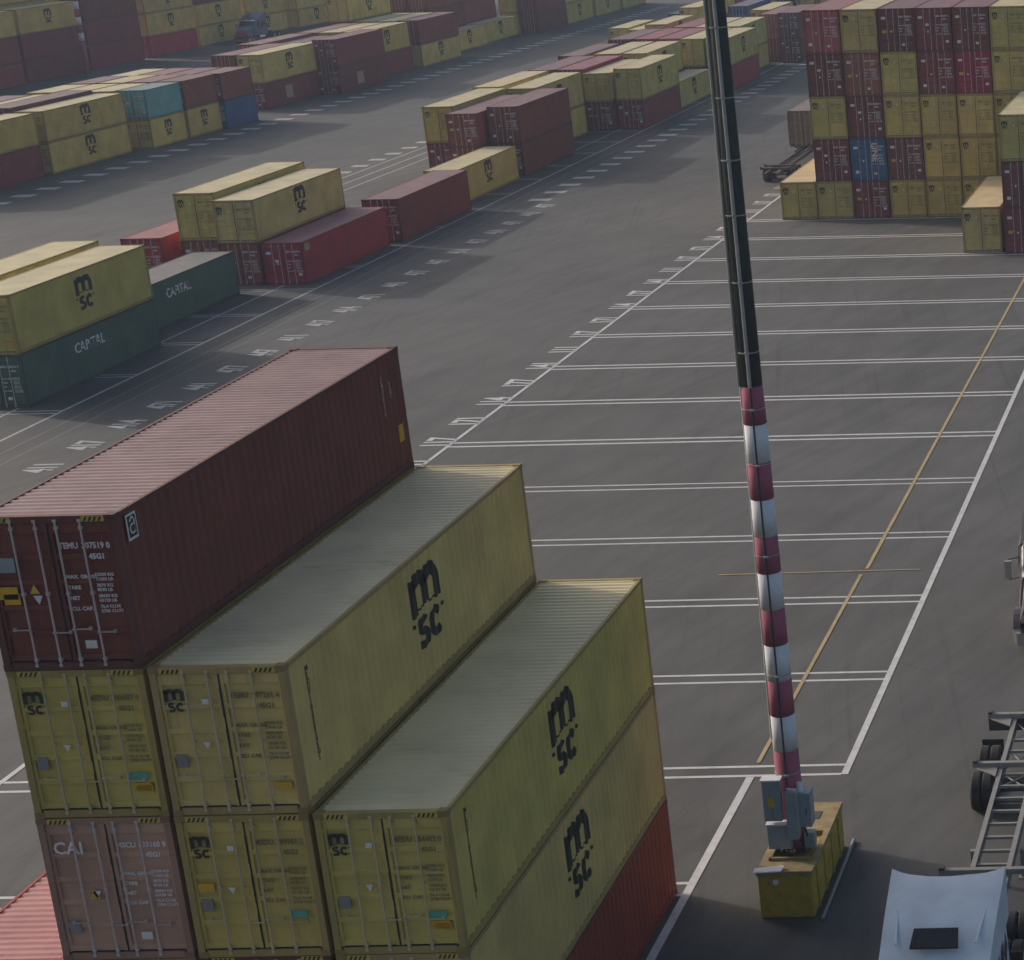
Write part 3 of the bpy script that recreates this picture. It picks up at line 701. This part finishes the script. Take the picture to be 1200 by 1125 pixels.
# ------------------------------------------------------------------ light pole
def ring(r, z, n=20, cx=0, cy=0): return [(cx + r * math.cos(2 * math.pi * i / n), cy + r * math.sin(2 * math.pi * i / n), z) for i in range(n)]
PR = lambda z: .315 - .004 * z if z < 13.1 else .315 - .0052 * z
def make_pole(loc, label, zb, near=True):
    e = empty('light_pole', loc); tag(e, label, 'light pole', 'red and white yard poles')
    z = zb; k = 0; top = 13.1; edges = [zb, 3.95 - .03]
    while edges[-1] < top - .5: edges.append(edges[-1] + .918)
    edges[-1] = top
    for i in range(len(edges) - 1):
        a, b = edges[i], edges[i + 1]; kk = (len(edges) - 2 - i) % 2
        m = MB().rings([ring(PR(a), a + .0015), ring(PR(b), b - .0015)])
        o = put('painted_band', m.mesh('painted_band', M['red' if kk == 0 else 'polewhite'], False), e)
        for f in o.data.polygons: f.use_smooth = len(f.vertices) == 4
    m = MB().rings([ring(PR(top) + .0, top), ring(PR(20), 20), ring(PR(31), 31)])
    o = put('upper_shaft', m.mesh('upper_shaft', M['poledark']), e)
    for f in o.data.polygons: f.use_smooth = len(f.vertices) == 4
    # conduits on the camera side; upper left pipe added as the shaft's sunlit rim
    if near:
        for ang, r, mt, z0, z1 in ((-84, .022, 'darksteel', zb + .6, top), (-84, .042, 'conduit', top, 30.5), (-160, .045, 'galv', top - .0, 30.5), (-163, .022, 'polewhite', 4.2, top)):
            t_ = math.radians(ang); dr = r * .6
            m = MB().tube(((PR(z0) + dr) * math.cos(t_), (PR(z0) + dr) * math.sin(t_), z0), ((PR(z1) + dr) * math.cos(t_), (PR(z1) + dr) * math.sin(t_), z1), r, n=8)
            put('conduit', m.mesh('conduit', M[mt]), e)
        for z, w in ((3.3, .03), (5.9, .02), (8.95, .02), (11.2, .02), (12.55, .02), (13.9, .025), (15.55, .025), (17.1, .025), (18.35, .03), (19.75, .025), (21.3, .025), (23, .025)):
            m = MB().rings([ring(PR(z) + .012, z), ring(PR(z) + .012, z + w)])
            m.rings([ring(PR(z) + .1, z, 20), ring(PR(z) + .1, z + w, 20)]) if False else None
            put('strap', m.mesh('strap', M['conduit']), e)
            t_ = math.radians(-84); x, y = math.cos(t_), math.sin(t_)
            put('pipe_clip', MB().box((PR(z) + .03) * x - .06, (PR(z) + .03) * x + .06, (PR(z) + .03) * y - .05, (PR(z) + .03) * y + .02, z, z + w + .02).mesh('pipe_clip', M['conduit']), e)
        c1 = put('control_cabinet', MB().box(-.53, -.10, -.55, -.33, 2.22, 3.28).mesh('control_cabinet', M['cab']), e)
        put('cabinet_lid', MB().box(-.56, -.07, -.58, -.30, 3.281, 3.32).mesh('cabinet_lid', M['polewhite']), c1)
        c2 = put('control_cabinet', MB().box(-.50, .06, -.52, -.34, 1.45, 2.10).mesh('control_cabinet', M['cab']), e)
        put('cabinet_lid', MB().box(-.53, .09, -.56, -.31, 2.101, 2.13).mesh('cabinet_lid', M['polewhite']), c2)
        m = MB().box(.02, .28, -.62, -.34, 1.75, 3.0); put('junction_box', m.mesh('junction_box', M['cab']), e)
        m = MB().box(.10, .56, -.36, .02, 1.95, 2.85); c3 = put('junction_box', m.mesh('junction_box', M['cab']), e)
        put('box_cap', MB().tube((.30, -.2, 2.85), (.30, -.2, 3.08), .10, .07, 10).mesh('box_cap', M['polewhite']), c3)
        put('junction_box', MB().box(.30, .56, -.22, .0, 1.32, 1.72).mesh('junction_box', M['cab']), e)
        for x in (-.30, -.18): put('cable', MB().tube((x, -.36, 1.3), (x + .1, -.30, 1.9), .035, n=6).mesh('cable', M['rubber']), e)
        for (x0, z0, x1, z1, x2, z2) in ((.18, 1.75, .34, 1.5, .30, 1.28), (-.02, 1.45, -.08, 1.3, .12, 1.27), (.40, 1.95, .44, 1.8, .43, 1.72)):
            put('cable', MB().tube((x0, -.40, z0), (x1, -.44, z1), .022, n=6).tube((x1, -.44, z1), (x2, -.36, z2), .022, n=6).mesh('cable', M['rubber']), e)
        put('warning_label', MB().box(-.42, -.26, -.556, -.551, 2.6, 2.85).mesh('warning_label', M['orange']), c1)
        put('cabinet_door_seam', MB().box(-.325, -.315, -.556, -.551, 2.25, 2.55).mesh('cabinet_door_seam', M['darksteel']), c1)
        put('box_latch', MB().box(.44, .47, -.372, -.361, 2.3, 2.45).mesh('box_latch', M['darksteel']), c3)
        for k_ in range(8):
            a_ = k_ * math.pi / 4 + .2; put('flange_bolt', MB().tube((.40 * math.cos(a_), .40 * math.sin(a_), 1.30), (.40 * math.cos(a_), .40 * math.sin(a_), 1.35), .03, n=6).mesh('flange_bolt', M['steel']), e)
        put('base_flange', MB().rings([ring(.46, 1.262, 16), ring(.46, 1.30, 16)]).mesh('base_flange', M['darksteel']), e)
    return e
make_pole((3.06, 12.1, 0), 'tall striped light pole with grey cabinets rising from the yellow block', 1.30)
p2 = make_pole((-126.0, 214.3, 0), 'small striped pole far away at upper left before the maroon stacks', 0.0, False)

# yellow block: body, recessed top ring, side ribs
blk = empty('pole_base_block', (0, 0, 0)); blk.location = (3.08, 12.6, 0); tag(blk, 'long yellow painted concrete block carrying the striped pole', 'concrete block')
bx0, bx1, by0, by1, bh = -.66, .66, -1.80, 1.86, 1.26
m = MB().box(bx0, bx1, by0, by1, 0, bh - .12)
bo = put('block_body', m.mesh('block_body', M['blocky']), blk)
bev = bo.modifiers.new('bevel', 'BEVEL'); bev.width = .04; bev.segments = 2
m = MB()
for a in ((bx0 - .02, bx0 + .16, by0 - .02, by1 + .02), (bx1 - .13, bx1 + .02, by0 - .02, by1 + .02), (bx0 + .16, bx1 - .13, by0 - .02, by0 + .52), (bx0 + .16, bx1 - .13, .30, by1 + .02)):
    m.box(a[0], a[1], a[2], a[3], bh - .121, bh)
m.box(-.46, .5, by0 + .55, by0 + .62, bh, bh + .07); m.box(-.5, -.43, by0 + .55, .3, bh, bh + .07)
put('block_top', m.mesh('block_top', M['blocktop']), blk)
for k in range(4):
    y = by0 + .45 + k * .85
    o = put('side_rib', MB().box(bx1, bx1 + .035, y, y + .10, .02, bh - .14).mesh('side_rib', M['blocky']), blk)
    o.data.materials[0] = M['blocky']
put('white_plate', MB().prism([(-.72, by0 - .10, bh + .005), (-.05, by0 - .10, bh + .03), (-.03, by0 + .18, bh + .035), (-.73, by0 + .12, bh + .01)], (0, 0, .03)).mesh('white_plate', M['polewhite']), blk)
put('round_marker', MB().tube((-.22, by0 - .03, .98), (-.22, by0, .98), .07, n=12).mesh('round_marker', M['white']), blk)
put('dark_recess_patch', MB().box(-.02, .28, .95, 1.35, bh, bh + .012).mesh('dark_recess_patch', M['darksteel']), blk)  # thin dark plate, its colour standing in for the shade of a recess
tub = put('metal_tube', MB().tube((3.95, 10.6, .05), (3.93, 14.7, .05), .045, n=10).mesh('metal_tube', M['galv'])); tag(tub, 'thin grey metal tube lying on the asphalt along the yellow block', 'tube')

# ------------------------------------------------------------------ trucks and chassis
def wheel(parent, x, y, r, w, rim=True, name='wheel'):
    m = MB(); n = 24
    prof = [(-w / 2, r * .62), (-w / 2, r * .93), (-w / 2 + .04, r), (w / 2 - .04, r), (w / 2, r * .93), (w / 2, r * .62)]
    m.closed = False
    m.rings([[(xx, math.cos(2 * math.pi * i / n) * rr, math.sin(2 * math.pi * i / n) * rr) for i in range(n)] for xx, rr in prof], cap=False)
    m.closed = True
    ty = put(name, WM['tyre%.2f' % w] if ('tyre%.2f' % w) in WM else WM.setdefault('tyre%.2f' % w, m.mesh('wheel', M['rubber'])), parent, None, (x, y, r))
    if 'rim%.2f' % w not in WM:
        q = MB().tube((-w * .36, 0, 0), (w * .36, 0, 0), r * .63, n=20); q.tube((-w * .5, 0, 0), (w * .5, 0, 0), r * .22, n=12)
        WM['rim%.2f' % w] = q.mesh('rim', M['conduit'])
    put('rim', WM['rim%.2f' % w], ty, None, (0, 0, 0)); return ty
WM = {}
def rr(hw, z0, z1, y, r=.18, cx=0, n=4, tw=None):
    """rounded rectangle section in the XZ plane at y; tw = half width at the top"""
    tw = hw if tw is None else tw; pts = []
    for sx, sz, a0 in ((1, 1, 0), (-1, 1, 90), (-1, -1, 180), (1, -1, 270)):
        w = tw if sz > 0 else hw; q = r if sz > 0 else .05
        for i in range(n + 1):
            a = math.radians(a0 + 90 * i / n); pts.append((cx + sx * (w - q) + q * math.cos(a), y, (z1 - q if sz > 0 else z0 + q) + q * math.sin(a)))
    return pts
def loft(secs, mat, name):
    m = MB().rings(secs); me = m.mesh(name, mat)
    return me
def tractor(loc, rz, col, label):
    e = empty('truck_tractor', loc, rz); tag(e, label, 'truck', 'truck tractors in the yard')
    # cab with high sloping roof; rear wall at y = 0, bonnet towards -y
    hw = 1.21
    secs = [rr(.98, 1.0, 1.75, -5.1, .22, tw=.80), rr(1.02, .9, 1.95, -4.8, .25, tw=.88), rr(1.08, .9, 2.1, -3.7, .25, tw=.95)]
    hood = put('bonnet', loft(secs, M['truck'], 'bonnet'), e, col)
    secs = [rr(1.12, .95, 2.12, -3.72, .2, tw=1.02), rr(1.19, .95, 2.25, -3.45, .2, tw=1.08), rr(hw, .95, 2.86, -2.92, .2, tw=1.10), rr(hw, .95, 3.0, -2.5, .22, tw=1.12), rr(hw, .95, 3.02, -1.9, .22, tw=1.13),
            rr(hw, .95, 3.1, -.0, .2, tw=1.14)]
    cab = put('cab', loft(secs, M['truck'], 'cab'), e, col)
    # roof fairing: rises to the rear, rear edge scooped between two horns
    m = MB(); rows = []
    K = 12
    for j in range(9):
        f = j / 8; y = -2.75 + 2.78 * f; zc = 2.93 + .98 * (1 - (1 - f) ** 1.6) ; hwj = 1.13 + .09 * f
        row = []
        for i in range(K + 1):
            u = -1 + 2 * i / K
            z = zc - .05 * abs(u) ** 4 - (.0 if f < .5 else 0)
            if f > .8: z += .10 * abs(u) ** 5 * (f - .8) / .2
            row.append((u * hwj, y + (-.30 * (1 - abs(u) ** 2.2) * f ** 3), z))
        hl = 1.20 + .02 * min(1, f * 3); lo = [(hl, y, 2.80), (-hl, y, 2.80)]
        rows.append(row + lo)
    m.rings(rows, cap=True)
    fa = put('roof_fairing', m.mesh('roof_fairing', M['truck']), e, col)
    for ob in (fa, cab, hood):
        ob.data.shade_smooth(); ob.data.set_sharp_from_angle(angle=math.radians(35))
    put('roof_window', MB().prism([(-.50, -2.30, 3.36), (.50, -2.30, 3.36), (.46, -1.88, 3.57), (-.46, -1.88, 3.57)], (0, 0, .035)).mesh('roof_window', M['glass']), fa)
    # raised side creases on the fairing
    for s in (-1, 1):
        put('fairing_rib', MB().prism([(s * .80, -2.1, 3.36), (s * .85, -2.1, 3.36), (s * 1.04, -.3, 3.85), (s * .98, -.3, 3.85)], (0, 0, .03)).mesh('fairing_rib', M['truck']), fa, col)
        x = s * 1.215
        put('side_window', MB().prism([(x, -2.78, 2.05), (x, -2.05, 2.05), (x, -2.05, 2.72), (x, -2.5, 2.72)], (s * .012, 0, 0)).mesh('side_window', M['glass']), cab)
        x2 = s * 1.222
        put('sleeper_window', MB().prism([(x2, -.98, 2.40), (x2, -.74, 2.05), (x2, -.52, 2.40), (x2, -.70, 2.78)], (s * .014, 0, 0)).mesh('sleeper_window', M['glass']), cab)
        put('sleeper_window', MB().prism([(x2, -1.6, 2.15), (x2, -1.25, 1.9), (x2, -1.0, 2.25), (x2, -1.3, 2.7)], (s * .014, 0, 0)).mesh('sleeper_window', M['glass']), cab)
        mr = put('wing_mirror', MB().box(s * 1.50 - .12, s * 1.50 + .12, -3.25, -3.16, 1.85, 2.45).mesh('wing_mirror', M['chrome']), e)
        put('mirror_arm', MB().tube((s * 1.18, -3.0, 2.5), (s * 1.50, -3.2, 2.5), .02, n=6).tube((s * 1.18, -3.0, 1.8), (s * 1.50, -3.2, 1.8), .02, n=6).mesh('mirror_arm', M['darksteel']), mr)
        put('headlight', MB().box(s * .78 - .14, s * .78 + .14, -5.14, -5.0, 1.05, 1.28).mesh('headlight', M['chrome']), hood)
        put('mudguard', MB().rings([[(s * 1.0, -4.15 + rr_ * math.cos(math.radians(a)), .52 + rr_ * math.sin(math.radians(a))) for a in range(0, 181, 20)][:] + [(s * 1.0, -4.15 + (rr_ - .06) * math.cos(math.radians(a)), .52 + (rr_ - .06) * math.sin(math.radians(a))) for a in range(180, -1, -20)] for rr_ in (.66,)] + [[(s * 1.24, -4.15 + .66 * math.cos(math.radians(a)), .52 + .66 * math.sin(math.radians(a))) for a in range(0, 181, 20)] + [(s * 1.24, -4.15 + .60 * math.cos(math.radians(a)), .52 + .60 * math.sin(math.radians(a))) for a in range(180, -1, -20)]]).mesh('mudguard', M['truck']), e, col)
        wheel(e, s * 1.05, -4.15, .52, .30)
        for y in (1.9, 3.2): wheel(e, s * 1.10, y, .52, .26); wheel(e, s * .80, y, .52, .26)
        put('fuel_tank', MB().tube((s * .98, -2.6, .66), (s * .98, -1.0, .66), .31, n=16).mesh('fuel_tank', M['chrome']), e)
        put('exhaust_stack', MB().tube((s * 1.08, .14, 1.2), (s * 1.0, .16, 3.3), .07, n=10).mesh('exhaust_stack', M['chrome']), e)
        put('frame_rail', MB().box(s * .43 - .04, s * .43 + .04, -4.9, 4.0, .75, 1.0).mesh('frame_rail', M['darksteel']), e)
        put('rear_mudguard', MB().box(s * .95 - .32, s * .95 + .32, 1.35, 1.40, .6, 1.12).mesh('rear_mudguard', M['rubber']), e)
    put('windscreen', MB().prism([(-.98, -3.40, 2.27), (.98, -3.40, 2.27), (.92, -2.97, 2.80), (-.92, -2.97, 2.80)], (0, -.035, .02)).mesh('windscreen', M['glass']), cab)
    put('grille', MB().box(-.52, .52, -5.16, -5.05, .98, 1.62).mesh('grille', M['chrome']), hood)
    put('bumper', MB().prism([(-1.22, -5.0, .35), (-1.05, -5.38, .35), (1.05, -5.38, .35), (1.22, -5.0, .35)], (0, 0, .42)).mesh('bumper', M['chrome']), e)
    put('sun_visor', MB().prism([(-1.0, -3.12, 2.86), (1.0, -3.12, 2.86), (1.0, -2.86, 2.97), (-1.0, -2.86, 2.97)], (0, 0, .03)).mesh('sun_visor', M['chrome']), cab)
    put('fifth_wheel', MB().tube((0, 2.5, 1.02), (0, 2.5, 1.14), .48, n=18).mesh('fifth_wheel', M['darksteel']), e)
    put('rear_deck', MB().box(-.38, .38, .2, 1.4, .9, .96).mesh('rear_deck', M['darksteel']), e)
    return e
tractor((8.0, 5.72, 0), 0, (.62, .70, .78), 'white blue truck cab seen from above at the bottom right corner')
tractor((7.82, 32.5, 0), 0, (.11, .10, .11), 'dark truck cut by the right picture edge with a chrome bumper')
tractor((-124.2, 254.2, 0), 0, (.16, .18, .26), 'grey blue truck far away before the farthest yellow stacks')

def chassis(loc, label, L=9.6, rz=0, wheels=(5.6, 7.25), st='steel'):
    e = empty('container_chassis', loc, rz); tag(e, label, 'trailer', 'empty container chassis')
    for s in (-1, 1):
        put('frame_rail', MB().box(s * .44 - .06, s * .44 + .06, -1.9, L, 1.02, 1.05).box(s * .44 - .02, s * .44 + .02, -1.9, L, .80, 1.02).box(s * .44 - .06, s * .44 + .06, -1.9, L, .77, .80).mesh('frame_rail', M[st]), e)
    for y in (0.0, wheels[0] + .35, L - .15):
        b = put('bolster', MB().box(-1.2, 1.2, y - .07, y + .07, 1.055, 1.2).mesh('bolster', M[st]), e)
        for s in (-1, 1): put('twist_lock', MB().box(s * 1.13 - .06, s * 1.13 + .06, y - .09, y + .09, 1.2, 1.27).mesh('twist_lock', M['darksteel']), b)
        if y: 
            for s in (-1, 1): put('bolster_brace', MB().prism([(s * .52, y - .07, 1.05), (s * 1.15, y - .07, 1.05), (s * .52, y - .60, 1.05)], (0, 0, .04)).mesh('bolster_brace', M[st]), e)
    for y in [.6 + .72 * i for i in range(int((L - 1) / .72))]:
        put('cross_member', MB().box(-.378, .378, y - .04, y + .04, .93, 1.0).mesh('cross_member', M[st]), e)
    for y0, y1 in ((wheels[0] - .8, wheels[0] + .1), (wheels[0] + .3, wheels[1] - .1), (wheels[1] + .4, L - .3)):
        for a, b in ((-.38, .38), (.38, -.38)):
            put('diagonal_brace', MB().tube((a, y0, .98 if a < 0 else .945), (b, y1, .98 if a < 0 else .945), .022, n=6).mesh('diagonal_brace', M[st]), e)
    put('deck_plate', MB().box(-.378, .378, wheels[0] - 1.6, wheels[0] - .85, .86, .90).mesh('deck_plate', M['darksteel']), e)
    for y in wheels:
        put('axle', MB().tube((-.95, y, .52), (.95, y, .52), .07, n=10).mesh('axle', M['darksteel']), e)
        for s in (-1, 1):
            wheel(e, s * 1.06, y, .52, .27); wheel(e, s * .76, y, .52, .27)
    for s in (-1, 1):
        put('landing_leg', MB().box(s * .62 - .06, s * .62 + .06, 1.55, 1.67, .12, .85).box(s * .62 - .12, s * .62 + .12, 1.48, 1.74, .08, .12).mesh('landing_leg', M[st]), e)
        put('mud_flap', MB().box(s * .93 - .3, s * .93 + .3, wheels[1] + .68, wheels[1] + .70, .3, .95).mesh('mud_flap', M['rubber']), e)
    put('rear_beam', MB().box(-1.22, 1.22, L - .06, L + .08, .62, 1.06).mesh('rear_beam', M['darksteel']), e)
    return e
chassis((8.02, 10.85, 0), 'empty grey skeletal trailer behind the white truck cab', 9.3)
chassis((-22.75, 122.3, 0), 'small dark empty trailer left of the tall upper right block', 12.2, 0, (1.0, 2.3), 'trailer')
stack(-27.6, 151.5, L4, [('grey', HC)], 'in the lane', 'containers in the lane', 3) if False else None
container(-21.9 - .0, 134.0, 1.1, L4, HC, 'grey', 'grey container on wheels half hidden behind the left edge of the tall block', 'containers in the lane', 3, None)
chassis((-23.12, 134.2, 0), 'dark trailer under the grey container behind the tall block', 11.8)

# ------------------------------------------------------------------ haze
if HAZE:
    hm = bpy.data.materials.new('yard_haze'); hm.use_nodes = True; t = hm.node_tree; t.nodes.remove(t.nodes['Principled BSDF'])
    pv = t.nodes.new('ShaderNodeVolumePrincipled'); pv.inputs['Color'].default_value = (.62, .78, 1.0, 1); pv.inputs['Density'].default_value = HAZE
    pv.inputs['Anisotropy'].default_value = .0
    t.links.new(pv.outputs[0], t.nodes['Material Output'].inputs['Volume'])
    hz = put('haze', MB().box(-950, 750, -250, 1450, -1.2, 36).mesh('haze', hm)); tag(hz, kind='stuff')

for o in bpy.data.objects:
    if len(o.get('label', '').split()) > 16: print('LONG', o['label'])
